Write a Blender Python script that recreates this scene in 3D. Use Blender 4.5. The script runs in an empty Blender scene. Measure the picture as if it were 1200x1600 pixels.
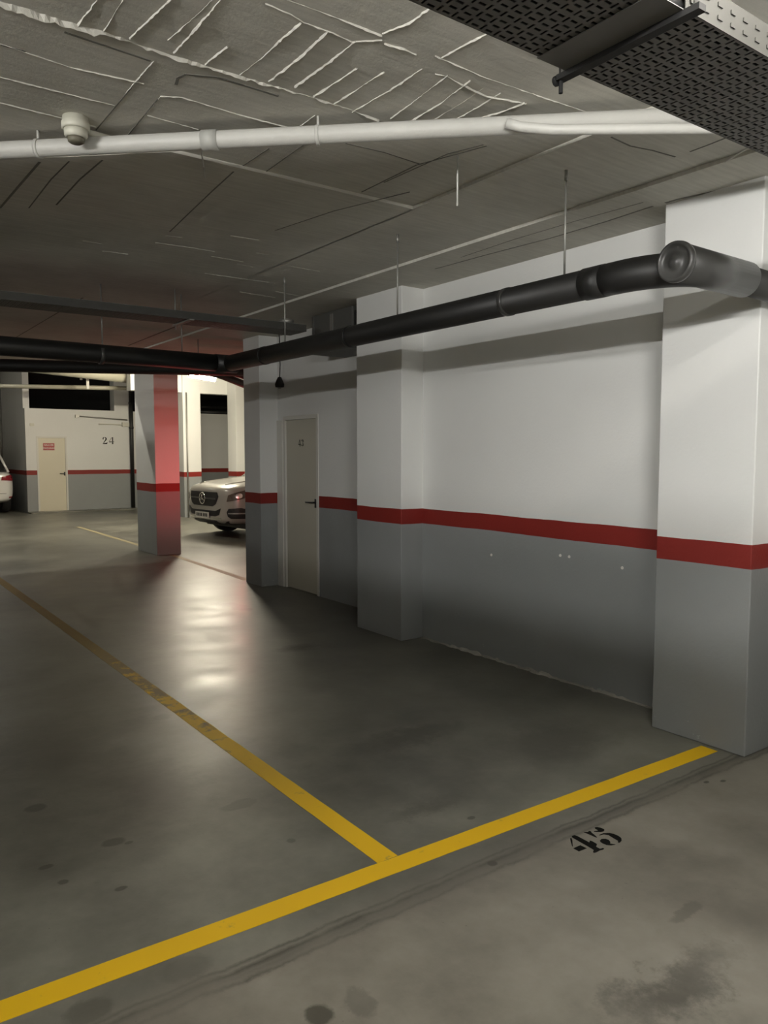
import bpy, bmesh, math, random
from mathutils import Vector, Matrix
from mathutils.bvhtree import BVHTree
random.seed(7)
PI = math.pi
S = bpy.context.scene
COL = S.collection

# ------------------------------------------------------------------ camera
CAM_H = 1.6
YAW, TILT, FPX = math.radians(36.0), math.radians(4.35), 1205.0
cam = bpy.data.cameras.new('camera')
camo = bpy.data.objects.new('camera', cam)
COL.objects.link(camo)
camo.location = (0, 0, CAM_H)
camo.rotation_euler = (PI/2 - TILT, 0, -YAW)
cam.sensor_width = 36
cam.lens = FPX/1600*36
cam.clip_start = .02
S.camera = camo
_f = Vector((math.sin(YAW)*math.cos(TILT), math.cos(YAW)*math.cos(TILT), -math.sin(TILT)))
_r = Vector((math.cos(YAW), -math.sin(YAW), 0))
_u = _r.cross(_f)
def at_z(x, y, z):
    "where a spot of the survey photograph lies on the horizontal plane z"
    d = _f + _r*((x-600)/FPX) - _u*((y-800)/FPX)
    return Vector((0, 0, CAM_H)) + d*((z-CAM_H)/d.z)

# ------------------------------------------------------------------ materials
def mat(name):
    m = bpy.data.materials.new(name)
    m.use_nodes = True
    return m, m.node_tree.nodes, m.node_tree.links, m.node_tree.nodes['Principled BSDF']
def N(nodes, t, **kw):
    n = nodes.new(t)
    for k, v in kw.items():
        if k == 'inp':
            for a, b in v.items(): n.inputs[a].default_value = b
        else: setattr(n, k, v)
    return n
def c4(c): return (c[0], c[1], c[2], 1)
def plain(name, col, rough=.5, metal=0, bump=0, scale=40, vary=.12):
    m, n, l, b = mat(name)
    g = N(n, 'ShaderNodeNewGeometry')
    no = N(n, 'ShaderNodeTexNoise', inp={'Scale': scale*.2, 'Detail': 5, 'Roughness': .6})
    l.new(g.outputs['Position'], no.inputs['Vector'])
    mx = N(n, 'ShaderNodeMix', data_type='RGBA')
    mx.inputs[6].default_value = c4([c*(1-vary) for c in col]); mx.inputs[7].default_value = c4([min(1, c*(1+vary)) for c in col])
    l.new(no.outputs[0], mx.inputs[0]); l.new(mx.outputs[2], b.inputs['Base Color'])
    b.inputs['Roughness'].default_value = rough; b.inputs['Metallic'].default_value = metal
    if bump:
        n2 = N(n, 'ShaderNodeTexNoise', inp={'Scale': scale, 'Detail': 4})
        l.new(g.outputs['Position'], n2.inputs['Vector'])
        bp = N(n, 'ShaderNodeBump', inp={'Strength': bump, 'Distance': .01})
        l.new(n2.outputs[0], bp.inputs['Height']); l.new(bp.outputs[0], b.inputs['Normal'])
    return m
def emit(name, col, strength):
    m, n, l, b = mat(name)
    b.inputs['Base Color'].default_value = c4(col)
    b.inputs['Emission Color'].default_value = c4(col)
    b.inputs['Emission Strength'].default_value = strength
    return m
def M2(n, l, op, a, b=None, clamp=False):
    x = N(n, 'ShaderNodeMath', operation=op, use_clamp=clamp)
    for i, v in enumerate((a, b)):
        if v is None: continue
        if isinstance(v, (int, float)): x.inputs[i].default_value = v
        else: l.new(v, x.inputs[i])
    return x.outputs[0]

def wall_paint(name, zlo=1.0, zhi=1.128, white=(.70, .705, .685), grey=(.268, .280, .280), red=(.215, .020, .015)):
    "garage wall paint: grey dado, red band, white above"
    m, n, l, b = mat(name)
    g = N(n, 'ShaderNodeNewGeometry')
    sp = N(n, 'ShaderNodeSeparateXYZ'); l.new(g.outputs['Position'], sp.inputs[0])
    wob = N(n, 'ShaderNodeTexNoise', inp={'Scale': 1.7, 'Detail': 3}); l.new(g.outputs['Position'], wob.inputs['Vector'])
    z = M2(n, l, 'ADD', sp.outputs[2], M2(n, l, 'MULTIPLY', M2(n, l, 'SUBTRACT', wob.outputs[0], .5), .022))
    f1 = M2(n, l, 'GREATER_THAN', z, zlo); f2 = M2(n, l, 'GREATER_THAN', z, zhi)
    big = N(n, 'ShaderNodeTexNoise', inp={'Scale': .9, 'Detail': 6, 'Roughness': .65}); l.new(g.outputs['Position'], big.inputs['Vector'])
    def two(c, v):
        k = N(n, 'ShaderNodeMix', data_type='RGBA'); l.new(big.outputs[0], k.inputs[0])
        k.inputs[6].default_value = c4([x*(1-v) for x in c]); k.inputs[7].default_value = c4([min(1, x*(1+v)) for x in c]); return k.outputs[2]
    # scuffs near the floor and pale chips in the dado
    chip = N(n, 'ShaderNodeTexNoise', inp={'Scale': 9, 'Detail': 7, 'Roughness': .7}); l.new(g.outputs['Position'], chip.inputs['Vector'])
    low = N(n, 'ShaderNodeMapRange', inp={1: .0, 2: .30, 3: .62, 4: .80}); l.new(sp.outputs[2], low.inputs[0])
    chipf = M2(n, l, 'MULTIPLY', M2(n, l, 'GREATER_THAN', chip.outputs[0], low.outputs[0]), .5)
    gm = N(n, 'ShaderNodeMix', data_type='RGBA'); l.new(chipf, gm.inputs[0]); l.new(two(grey, .13), gm.inputs[6]); gm.inputs[7].default_value = c4([x*1.5 for x in grey])
    a = N(n, 'ShaderNodeMix', data_type='RGBA'); l.new(f1, a.inputs[0]); l.new(gm.outputs[2], a.inputs[6]); l.new(two(red, .12), a.inputs[7])
    w = N(n, 'ShaderNodeMix', data_type='RGBA'); l.new(f2, w.inputs[0]); l.new(a.outputs[2], w.inputs[6]); l.new(two(white, .05), w.inputs[7])
    l.new(w.outputs[2], b.inputs['Base Color'])
    b.inputs['Roughness'].default_value = .55
    b.inputs['Specular IOR Level'].default_value = .35
    fine = N(n, 'ShaderNodeTexNoise', inp={'Scale': 55, 'Detail': 3}); l.new(g.outputs['Position'], fine.inputs['Vector'])
    h = M2(n, l, 'ADD', M2(n, l, 'MULTIPLY', fine.outputs[0], .25), big.outputs[0])
    bp = N(n, 'ShaderNodeBump', inp={'Strength': .25, 'Distance': .02}); l.new(h, bp.inputs['Height']); l.new(bp.outputs[0], b.inputs['Normal'])
    return m

def concrete_floor():
    m, n, l, b = mat('power_floated_concrete')
    g = N(n, 'ShaderNodeNewGeometry')
    P = g.outputs['Position']
    sp = N(n, 'ShaderNodeSeparateXYZ'); l.new(P, sp.inputs[0])
    def noise(scale, det=5, ro=.6, w=0):
        t = N(n, 'ShaderNodeTexNoise', inp={'Scale': scale, 'Detail': det, 'Roughness': ro})
        ad = N(n, 'ShaderNodeVectorMath', operation='ADD'); ad.inputs[1].default_value = (w*3.1, w*1.7, w)
        l.new(P, ad.inputs[0]); l.new(ad.outputs[0], t.inputs['Vector']); return t
    big = noise(.55, 6, .62); mid = noise(2.2, 6, .65, 3); fine = noise(26, 5, .6, 5)
    def ramp(src, pts):
        r = N(n, 'ShaderNodeValToRGB'); e = r.color_ramp.elements
        e[0].position, e[0].color = pts[0][0], c4(pts[0][1]); e[1].position, e[1].color = pts[-1][0], c4(pts[-1][1])
        for p, c in pts[1:-1]:
            k = e.new(p); k.color = c4(c)
        l.new(src, r.inputs[0]); return r.outputs[0]
    mixf = M2(n, l, 'ADD', M2(n, l, 'MULTIPLY', big.outputs[0], .55), M2(n, l, 'MULTIPLY', mid.outputs[0], .45))
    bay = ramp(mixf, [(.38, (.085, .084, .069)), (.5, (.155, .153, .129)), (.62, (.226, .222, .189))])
    aisle = ramp(mixf, [(.39, (.142, .131, .108)), (.5, (.212, .197, .166)), (.61, (.285, .268, .229))])
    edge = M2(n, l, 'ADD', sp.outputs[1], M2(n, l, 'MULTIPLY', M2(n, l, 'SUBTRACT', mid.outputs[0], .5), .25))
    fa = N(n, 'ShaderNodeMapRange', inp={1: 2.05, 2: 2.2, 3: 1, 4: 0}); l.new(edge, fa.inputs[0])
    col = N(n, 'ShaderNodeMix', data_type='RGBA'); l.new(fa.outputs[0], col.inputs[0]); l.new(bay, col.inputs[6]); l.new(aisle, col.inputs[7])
    out = col.outputs[2]
    def darken(fac, c):
        nonlocal out
        k = N(n, 'ShaderNodeMix', data_type='RGBA'); l.new(fac, k.inputs[0]); l.new(out, k.inputs[6]); k.inputs[7].default_value = c4(c); out = k.outputs[2]
    # the rough trowel joint along the mouth of the bays, smeared and broken
    jn = noise(5, 6, .7, 8)
    for y0, wid, st, sh in ((2.11, .016, .95, .05), (2.09, .06, .55, .10), (2.14, .011, .8, .06), (2.06, .014, .7, .09)):
        dy = M2(n, l, 'ABSOLUTE', M2(n, l, 'SUBTRACT', M2(n, l, 'ADD', sp.outputs[1], M2(n, l, 'MULTIPLY', M2(n, l, 'SUBTRACT', jn.outputs[0], .5), sh)), y0))
        mr = N(n, 'ShaderNodeMapRange', inp={1: 0, 2: wid, 3: 1, 4: 0}); l.new(dy, mr.inputs[0])
        brk = N(n, 'ShaderNodeMapRange', inp={1: .40, 2: .56, 3: .35, 4: 1}); l.new(mid.outputs[0], brk.inputs[0])
        darken(M2(n, l, 'MULTIPLY', M2(n, l, 'MULTIPLY', mr.outputs[0], brk.outputs[0]), st), (.060, .056, .045))
    # oil and tyre stains, each a blot with a ragged edge
    dn = noise(8, 7, .75, 11)
    off = N(n, 'ShaderNodeVectorMath', operation='SUBTRACT'); l.new(dn.outputs['Color'], off.inputs[0]); off.inputs[1].default_value = (.5, .5, .5)
    blots = [  # x, y, rx, ry, raggedness, strength
        (2.03, 1.27, .34, .10, .35, .62), (1.93, 1.25, .20, .12, .5, .35), (1.24, 3.50, .22, .45, .35, .55), (.95, 4.3, .35, .7, .5, .4),
        (2.62, 3.36, .40, .16, .4, .6), (2.12, 2.62, .22, .08, .3, .6), (3.25, 2.85, .55, .30, .4, .6), (3.10, 5.48, .22, .13, .25, .9),
        (3.30, 7.55, .16, .22, .25, .8), (3.45, 7.35, .10, .30, .3, .6), (.71, 3.66, .05, .04, .06, .8), (.90, 3.14, .05, .035, .05, .8), (.63, 3.10, .03, .02, .03, .9),
        (.82, 2.78, .025, .016, .02, .9), (.95, 3.10, .02, .015, .02, .7), (.66, 2.95, .02, .02, .03, .8), (2.24, 2.43, .022, .014, .02, .9), (2.05, 2.10, .022, .02, .02, .9), (1.08, 1.80, .045, .05, .06, .85),
        (1.20, 1.77, .05, .08, .12, .35), (.55, 2.20, .07, .06, .08, .5), (.85, 2.22, .09, .06, .08, .3), (3.50, 1.99, .02, .012, .01, .95), (3.42, 2.03, .02, .012, .01, .9),
        (1.75, 3.42, .03, .06, .05, .5), (2.38, 1.47, .1, .03, .1, .4), (1.5, 2.72, .02, .02, .02, .6), (1.47, 3.15, .10, .05, .1, .4), (1.6, 4.5, .06, .05, .06, .4), (2.3, 6.5, .25, .5, .6, .3)]
    for (x, y, rx, ry, rag, st) in blots:
        sc = N(n, 'ShaderNodeVectorMath', operation='SCALE'); l.new(off.outputs[0], sc.inputs[0]); sc.inputs['Scale'].default_value = rag
        ad = N(n, 'ShaderNodeVectorMath', operation='ADD'); l.new(P, ad.inputs[0]); l.new(sc.outputs[0], ad.inputs[1])
        sb = N(n, 'ShaderNodeVectorMath', operation='SUBTRACT'); l.new(ad.outputs[0], sb.inputs[0]); sb.inputs[1].default_value = (x, y, 0)
        ml = N(n, 'ShaderNodeVectorMath', operation='MULTIPLY'); l.new(sb.outputs[0], ml.inputs[0]); ml.inputs[1].default_value = (1/rx, 1/ry, 0)
        ln = N(n, 'ShaderNodeVectorMath', operation='LENGTH'); l.new(ml.outputs[0], ln.inputs[0])
        mr = N(n, 'ShaderNodeMapRange', inp={1: .35 if rx > .12 else .75, 2: 1.05, 3: st, 4: 0}); l.new(ln.outputs['Value'], mr.inputs[0])
        darken(mr.outputs[0], (.055, .051, .040))
    sp2 = noise(38, 3, .5, 21)
    darken(M2(n, l, 'MULTIPLY', M2(n, l, 'GREATER_THAN', sp2.outputs[0], .735), .45), (.09, .085, .07))
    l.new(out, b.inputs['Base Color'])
    rr = N(n, 'ShaderNodeMapRange', inp={1: .3, 2: .7, 3: .31, 4: .46}); l.new(mid.outputs[0], rr.inputs[0]); l.new(rr.outputs[0], b.inputs['Roughness'])
    b.inputs['Specular IOR Level'].default_value = .5
    h = M2(n, l, 'ADD', M2(n, l, 'MULTIPLY', fine.outputs[0], .12), mid.outputs[0])
    bp = N(n, 'ShaderNodeBump', inp={'Strength': .10, 'Distance': .03}); l.new(h, bp.inputs['Height']); l.new(bp.outputs[0], b.inputs['Normal'])
    return m

def ceiling_concrete():
    m, n, l, b = mat('board_marked_concrete')
    g = N(n, 'ShaderNodeNewGeometry')
    def noise(scale, det=5, ro=.6):
        t = N(n, 'ShaderNodeTexNoise', inp={'Scale': scale, 'Detail': det, 'Roughness': ro}); l.new(g.outputs['Position'], t.inputs['Vector']); return t
    a = noise(1.3, 6); f = noise(30, 5, .7)
    st = N(n, 'ShaderNodeMapping'); st.inputs['Scale'].default_value = (1.2, 14, 1); l.new(g.outputs['Position'], st.inputs[0])
    gr = N(n, 'ShaderNodeTexNoise', inp={'Scale': 3, 'Detail': 4}); l.new(st.outputs[0], gr.inputs['Vector'])
    mix = M2(n, l, 'ADD', M2(n, l, 'MULTIPLY', a.outputs[0], .6), M2(n, l, 'MULTIPLY', gr.outputs[0], .4))
    r = N(n, 'ShaderNodeValToRGB'); e = r.color_ramp.elements
    e[0].position, e[0].color = .3, (.43, .418, .372, 1); e[1].position, e[1].color = .7, (.66, .645, .58, 1)
    l.new(mix, r.inputs[0]); l.new(r.outputs[0], b.inputs['Base Color'])
    b.inputs['Roughness'].default_value = .85
    h = M2(n, l, 'ADD', M2(n, l, 'MULTIPLY', f.outputs[0], .22), M2(n, l, 'MULTIPLY', gr.outputs[0], .2))
    bp = N(n, 'ShaderNodeBump', inp={'Strength': .55, 'Distance': .014}); l.new(h, bp.inputs['Height']); l.new(bp.outputs[0], b.inputs['Normal'])
    return m

def worn_paint(name, col, worn, lo, hi):
    "road paint that has worn through in places; the second colour grows stronger towards the back of the bay"
    m, n, l, b = mat(name)
    g = N(n, 'ShaderNodeNewGeometry'); sp = N(n, 'ShaderNodeSeparateXYZ'); l.new(g.outputs['Position'], sp.inputs[0])
    a = N(n, 'ShaderNodeTexNoise', inp={'Scale': 7, 'Detail': 7, 'Roughness': .72}); l.new(g.outputs['Position'], a.inputs['Vector'])
    far = N(n, 'ShaderNodeMapRange', inp={1: 3.4, 2: 6.5, 3: 0, 4: .36}); l.new(sp.outputs[1], far.inputs[0])
    w = N(n, 'ShaderNodeMapRange', inp={1: lo, 2: hi, 3: 0, 4: .8}); l.new(M2(n, l, 'ADD', a.outputs[0], far.outputs[0]), w.inputs[0])
    k = N(n, 'ShaderNodeMix', data_type='RGBA'); l.new(w.outputs[0], k.inputs[0]); k.inputs[6].default_value = c4(col); k.inputs[7].default_value = c4(worn)
    l.new(k.outputs[2], b.inputs['Base Color']); b.inputs['Roughness'].default_value = .6; b.inputs['Specular IOR Level'].default_value = .3
    return m

MW = wall_paint('garage_wall_paint')
MF = concrete_floor()
MC = ceiling_concrete()
M_YEL = worn_paint('yellow_floor_paint', (.84, .52, .010), (.20, .17, .10), .61, .75)
M_YEL2 = worn_paint('faded_yellow_floor_paint', (.58, .46, .20), (.30, .27, .19), .42, .66)
M_BLK = plain('black_stencil_paint', (.008, .008, .007), .95, vary=.3)
M_BLK.node_tree.nodes['Principled BSDF'].inputs['Specular IOR Level'].default_value = .1
M_PIPE = plain('dark_grey_pvc', (.042, .042, .040), .33, scale=20, vary=.15)
M_RUN = plain('near_black_pvc', (.012, .012, .0115), .5, scale=20, vary=.15)
M_PIPE2 = plain('black_pvc', (.012, .012, .011), .45, scale=20)
M_COND = plain('white_painted_pipe', (.53, .525, .49), .5, bump=.15, scale=60, vary=.08)
M_STEEL = plain('galvanised_steel', (.30, .295, .27), .45, .6, scale=30, vary=.25)
M_FLANGE = plain('grey_galvanised_flange', (.055, .054, .048), .6, .3, scale=30, vary=.25)
M_TRAY = plain('dull_galvanised_tray', (.15, .148, .14), .55, .3, scale=30, vary=.25)
M_CABLE = plain('black_cable', (.010, .010, .010), .7)
M_DOOR = plain('cream_door_paint', (.62, .58, .45), .45, scale=6, vary=.05)
M_DOOR2 = plain('grey_cream_door_paint', (.50, .48, .40), .42, scale=6, vary=.05)
M_FRAME = plain('pale_frame_paint', (.62, .61, .56), .45, scale=8, vary=.05)
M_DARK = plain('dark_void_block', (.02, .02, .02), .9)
M_PLAST = plain('aged_white_plastic', (.60, .59, .50), .45, scale=10, vary=.08)
M_PLASTD = plain('brownish_plastic', (.16, .15, .11), .5)
M_BEIGE = plain('beige_duct_paint', (.30, .29, .23), .45, scale=5)
M_SIGN = plain('red_sign_enamel', (.30, .018, .016), .4)
M_SIGNW = plain('white_sign_letters', (.75, .72, .68), .5)
M_BOX = plain('grey_sheet_metal', (.13, .13, .12), .5, .4)
M_TUBE = emit('lit_tube', (1.0, .96, .86), 1)

# ------------------------------------------------------------------ mesh helpers
class MB:
    def __init__(s): s.b = bmesh.new()
    def box(s, x0, x1, y0, y1, z0, z1, M=None):
        vs = [s.b.verts.new((x, y, z)) for z in (z0, z1) for y in (y0, y1) for x in (x0, x1)]
        for f in ((0, 2, 3, 1), (4, 5, 7, 6), (0, 1, 5, 4), (2, 6, 7, 3), (0, 4, 6, 2), (1, 3, 7, 5)): s.b.faces.new([vs[i] for i in f])
        if M is not None:
            for v in vs: v.co = M @ v.co
        return s
    def tube(s, pts, r, n=16, caps=True, radii=None):
        pts = [Vector(p) for p in pts]; rings = []; prev = None
        for i, p in enumerate(pts):
            t = (pts[min(i+1, len(pts)-1)] - pts[max(i-1, 0)]).normalized()
            a = prev if prev is not None else (Vector((0, 0, 1)) if abs(t.z) < .9 else Vector((1, 0, 0)))
            a = (a - t*a.dot(t)).normalized(); prev = a; b = t.cross(a)
            rr = radii[i] if radii else r
            rings.append([s.b.verts.new(p + a*math.cos(2*PI*k/n)*rr + b*math.sin(2*PI*k/n)*rr) for k in range(n)])
        for A, B in zip(rings, rings[1:]):
            for k in range(n):
                f = s.b.faces.new((A[k], A[(k+1) % n], B[(k+1) % n], B[k])); f.smooth = True
        if caps: s.b.faces.new(rings[0][::-1]); s.b.faces.new(rings[-1])
        return s
    def lathe(s, prof, n=32, M=None):
        "profile of (radius, height) turned round z"
        rings = []; new = []
        for r, z in prof:
            ring = [s.b.verts.new((max(r, 1e-5)*math.cos(2*PI*k/n), max(r, 1e-5)*math.sin(2*PI*k/n), z)) for k in range(n)]
            rings.append(ring); new += ring
        for A, B in zip(rings, rings[1:]):
            for k in range(n):
                f = s.b.faces.new((A[k], A[(k+1) % n], B[(k+1) % n], B[k])); f.smooth = True
        s.b.faces.new(rings[0][::-1]); s.b.faces.new(rings[-1])
        if M is not None:
            for v in new: v.co = M @ v.co
        return s
    def prism(s, poly, h, fn):
        "polygon extruded from 0 to h; fn(u, v, w) -> point"
        A = [s.b.verts.new(fn(u, v, 0)) for u, v in poly]; B = [s.b.verts.new(fn(u, v, h)) for u, v in poly]
        s.b.faces.new(A[::-1]); s.b.faces.new(B)
        for i in range(len(poly)):
            j = (i+1) % len(poly); s.b.faces.new((A[i], A[j], B[j], B[i]))
        return s
    def build(s, name, m, parent=None, bevel=0, smooth=False, loc=None):
        bmesh.ops.recalc_face_normals(s.b, faces=s.b.faces[:])
        if loc is not None:
            for v in s.b.verts: v.co -= Vector(loc)
        me = bpy.data.meshes.new(name); s.b.to_mesh(me); s.b.free()
        for x in (m if isinstance(m, (list, tuple)) else [m]): me.materials.append(x)
        if smooth:
            for p in me.polygons: p.use_smooth = True
        o = bpy.data.objects.new(name, me); COL.objects.link(o)
        if loc is not None: o.location = loc
        if parent is not None: o.parent = parent
        if bevel:
            bv = o.modifiers.new('edge', 'BEVEL'); bv.width = bevel; bv.segments = 2; bv.limit_method = 'ANGLE'
        return o
def tag(o, label=None, cat=None, group=None, kind=None):
    for k, v in (('label', label), ('category', cat), ('group', group), ('kind', kind)):
        if v: o[k] = v
    return o
def empty(name, loc=(0, 0, 0), rz=0):
    o = bpy.data.objects.new(name, None); COL.objects.link(o); o.location = loc; o.rotation_euler = (0, 0, rz)
    o.empty_display_size = .2
    return o
def struct(o, label, cat): return tag(o, label, cat, kind='structure')
def copy_tree(o, parent=None):
    c = o.copy(); COL.objects.link(c)
    if parent is not None: c.parent = parent
    for ch in [x for x in COL.objects if x.parent == o]: copy_tree(ch, c)
    return c

# ------------------------------------------------------------------ the shell
WX, DX = 4.16, 4.44           # right wall face, recessed wall face with the door
ZS = 2.98                     # soffit along the right wall
ZC = 3.0                      # slab
ZR = 3.016                    # higher field of the slab above the bays
FX = 13.0                     # the low slab ends here; the hall beyond is taller
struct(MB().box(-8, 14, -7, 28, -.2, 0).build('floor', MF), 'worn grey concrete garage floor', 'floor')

w = MB()
w.box(WX, WX+.5, -7, 5.4, 0, ZS+.1)
struct(w.build('wall_right', MW), 'white wall with red band and grey dado between the two near pillars', 'wall')
w = MB()
w.box(DX, DX+.4, 5.4, 7.34, 0, ZS+.1); w.box(DX, DX+.4, 8.14, 8.8, 0, ZS+.1); w.box(DX, DX+.4, 7.34, 8.14, 2.035, ZS+.1)
struct(w.build('wall_door_side', MW), 'recessed white and grey wall around the narrow door', 'wall')
struct(MB().box(3.865, WX+.1, 2.085, 2.65, 0, ZS+.05).build('pillar', MW, bevel=.006), 'near right wall pillar, brightest, under the pipe elbow', 'pillar')
struct(MB().box(3.93, DX+.1, 5.16, 5.83, 0, ZS+.05).build('pillar', MW, bevel=.006), 'wall pillar between the plain wall and the narrow door', 'pillar')
struct(MB().box(4.20, DX+.1, 8.28, 8.70, 0, ZS+.05).build('pillar', MW, bevel=.006), 'dim wall pillar just beyond the narrow door, hiding the silver car', 'pillar')
struct(MB().box(4.18, 4.57, 11.8, 12.7, 0, 3.9).build('pillar', MW, bevel=.006), 'free-standing pillar with one side glowing red', 'pillar')
MWF = wall_paint('far_wall_paint', 1.02, 1.14)
struct(MB().box(7.26, 7.72, 18.45, 18.95, 0, 4.1).build('pillar', MWF, bevel=.006), 'bright pillar under the far lamp beside the silver car', 'pillar')
struct(MB().box(8.47, 9.0, 18.0, 18.5, 0, 4.1).build('pillar', MWF, bevel=.006), 'white pillar rising behind the bonnet of the silver car', 'pillar')
# far partition with openings over it
FY = 22.3
w = MB()
w.box(4.40, 4.665, FY, FY+.2, 0, 2.8); w.box(5.445, 13, FY, FY+.2, 0, 2.8); w.box(4.665, 5.445, FY, FY+.2, 2.06, 2.8)
struct(w.build('wall_far', MWF), 'far white wall with the cream door and stencilled 24', 'wall')
struct(MB().box(6.76, 7.24, FY+.02, FY+.4, 2.8, 4.1).build('wall_pier', MWF), 'pale pier over the far wall, right of the dark opening', 'wall')
struct(MB().box(4.40, 4.56, FY+.2, 27.5, 0, 4.1).build('wall_alcove', MWF), 'grey side wall beside the white car', 'wall')
struct(MB().box(-8, 14, 27.3, 27.6, 0, 4.1).build('wall_back', MWF), 'hidden end wall of the hall', 'wall')
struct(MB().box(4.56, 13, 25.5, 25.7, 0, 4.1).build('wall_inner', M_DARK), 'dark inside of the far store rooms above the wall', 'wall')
struct(MB().box(-8, -7.8, -7, 28, 0, 4.1).build('wall_left', MW), 'left wall of the garage', 'wall')
struct(MB().box(-8, 14, -7.2, -7, 0, 4.1).build('wall_front', MW), 'wall behind the camera', 'wall')
struct(MB().box(-2.15, -2.0, -.5, 7, 0, 2.48).box(-2.15, -2.0, 7, 14, 0, 2.79).box(-2.0, -.15, 10.95, 11.1, 0, ZC).build('wall_light_screen', MW), 'added unseen screen wall beside the bays that blocks lamp light from the floor', 'wall')  # unseen, added to keep the side lamps off the floor and dim pillar
struct(MB().box(-6.5, 2.4, -2.85, -2.7, 0, 2.12).build('wall_light_screen', MW), 'added unseen screen wall across the aisle that cuts lamp light off the floor', 'wall')  # unseen, added to cut the low lamp's light off the floor
struct(MB().box(13, 13.2, 8.7, 28, 0, 4.1).build('wall_bay_end', MWF), 'end wall of the bays beyond the recessed wall', 'wall')
struct(MB().box(4.84, 13, 8.5, 8.7, 0, 4.1).build('wall_bay_side', MWF), 'side wall of the bay behind the dim pillar', 'wall')

# slab with a lower margin, a beam strip along the right wall and formwork marks
c = MB()
c.box(-8, 4.9, -7, FX, ZR, 3.3)
c.box(2.81, 4.9, -7, FX, ZC, ZR+.01); 
e1, e2 = at_z(262, 241, ZC), at_z(110, 245, ZC); e3 = e2 + (e2-e1).normalized()*9
c.prism([(2.82, FX), (2.82, 3.585), (e1.x, 3.585), (e2.x, e2.y), (e3.x, e3.y), (-8, e3.y), (-8, FX)], ZR+.01-ZC, lambda u, v, h: (u, v, ZC + h))
c.box(3.53, 4.9, -7, FX, ZS, ZC+.01)
c.box(4.9, 14, 8.5, FX, ZC, 3.3)
def rid(pts, width, depth, z, jit=.0, soft=1):
    "fin of cement squeezed out between boards"
    P = [at_z(x, y, z) for x, y in pts]; Q = []
    for a, b2 in zip(P, P[1:]):
        k = max(1, int((b2-a).length/.016))
        Q += [a.lerp(b2, i/k) for i in range(k)]
    Q.append(P[-1])
    L = []; lvl = random.uniform(.5, 1.1)
    for i, p in enumerate(Q):
        t = (Q[min(i+1, len(Q)-1)]-Q[max(i-1, 0)]).normalized(); nn = Vector((-t.y, t.x, 0))
        p = p + nn*random.uniform(-jit, jit)*.6
        lvl = max(.12, min(1.25, lvl + random.uniform(-.28, .28)))
        ww = width*random.uniform(.5, 1.25)/2*(.5 + .6*lvl); dd = depth*lvl*random.uniform(.7, 1.25)
        L.append((c.b.verts.new(p - nn*ww + Vector((0, 0, .002))), c.b.verts.new(p + nn*random.uniform(-.3, .3)*ww - Vector((0, 0, dd))), c.b.verts.new(p + nn*ww + Vector((0, 0, .002)))))
    for A, B in zip(L, L[1:]):
        c.b.faces.new((A[0], A[1], B[1], B[0])); c.b.faces.new((A[1], A[2], B[2], B[1])); c.b.faces.new((A[0], B[0], B[2], A[2]))
    for A in (L[0], L[-1]): c.b.faces.new(A)
def scar(poly, depth, z):
    "slightly lower patch of slab, left by an uneven board"
    c.prism([tuple(at_z(x, y, z).xy) for x, y in poly], depth, lambda u, v, h: (u, v, z + .003 - h - (.003 if h else 0)))
rid([(-60, -16), (0, 4), (35, 15), (110, 38), (165, 52), (230, 75), (285, 93), (360, 115), (410, 130), (470, 147), (530, 165), (592, 188)], .022, .014, ZR, .006)
rid([(400, -18), (450, 0), (500, 18), (540, 33), (597, 55)], .009, .007, ZR, .001)
rid([(680, 87), (710, 100), (760, 122), (911, 173), (960, 190)], .008, .007, ZR, .0005)
for seg in ([(160, 52), (192, 0)], [(202, 60), (235, 28), (272, -5)], [(272, 82), (320, 28), (352, -10)], [(320, 100), (355, 72)], [(375, 117), (412, 88), (435, 65), (470, 35)],
            [(420, 127), (470, 88), (512, 48)], [(490, 150), (525, 128), (557, 106)], [(460, 135), (515, 96), (555, 64)], [(522, 162), (565, 135), (600, 112)], [(550, 175), (610, 140), (660, 107)],
            [(610, 185), (655, 152), (700, 117)], [(640, 190), (690, 160), (735, 125)], [(672, 190), (715, 165), (755, 138)], [(705, 190), (745, 168), (782, 145)], [(742, 186), (785, 174), (820, 160)],
            [(262, 62), (300, 30), (340, -8)], [(120, 40), (160, -10)]):
    rid(seg, .008, .0065, ZR, .0022)
for seg in ([(415, 5), (435, 14), (455, 22), (475, 35), (512, 48), (550, 65), (597, 62)], [(600, 68), (625, 74), (650, 85)], [(680, 115), (700, 120), (720, 131), (760, 150), (790, 155), (822, 162)],
            [(597, 52), (640, 35), (672, 12)], [(690, 90), (725, 70), (760, 52)]):
    rid(seg, .008, .005, ZR, .003)
for seg in ([(0, 68), (60, 88), (110, 105), (225, 130)], [(0, 160), (80, 180), (150, 198)], [(285, 152), (370, 178), (455, 200)], [(465, 200), (492, 180)], [(230, 180), (310, 202)],
            [(150, 205), (205, 135), (240, 95)], [(200, 210), (250, 152)], [(250, 150), (285, 152)], [(0, 120), (180, 165)]):
    rid(seg, .007, .0035, ZR, .001)
for seg in ([(258, 368), (285, 371)], [(243, 379), (300, 387), (335, 393)], [(320, 427), (370, 434), (420, 441)], [(25, 354), (50, 357)], [(360, 368), (405, 375)], [(370, 412), (395, 417)], [(450, 415), (500, 424)],
            [(160, 392), (200, 397)], [(130, 376), (160, 381)], [(375, 456), (430, 465)], [(400, 395), (420, 398)], [(430, 455), (470, 463)], [(330, 400), (380, 409)]):
    rid(seg, .008, .0022, ZC, .001)
struct(c.build('ceiling', MC), 'grey board-marked concrete ceiling with squeezed-out ridges', 'ceiling')
k = MB()
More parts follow.
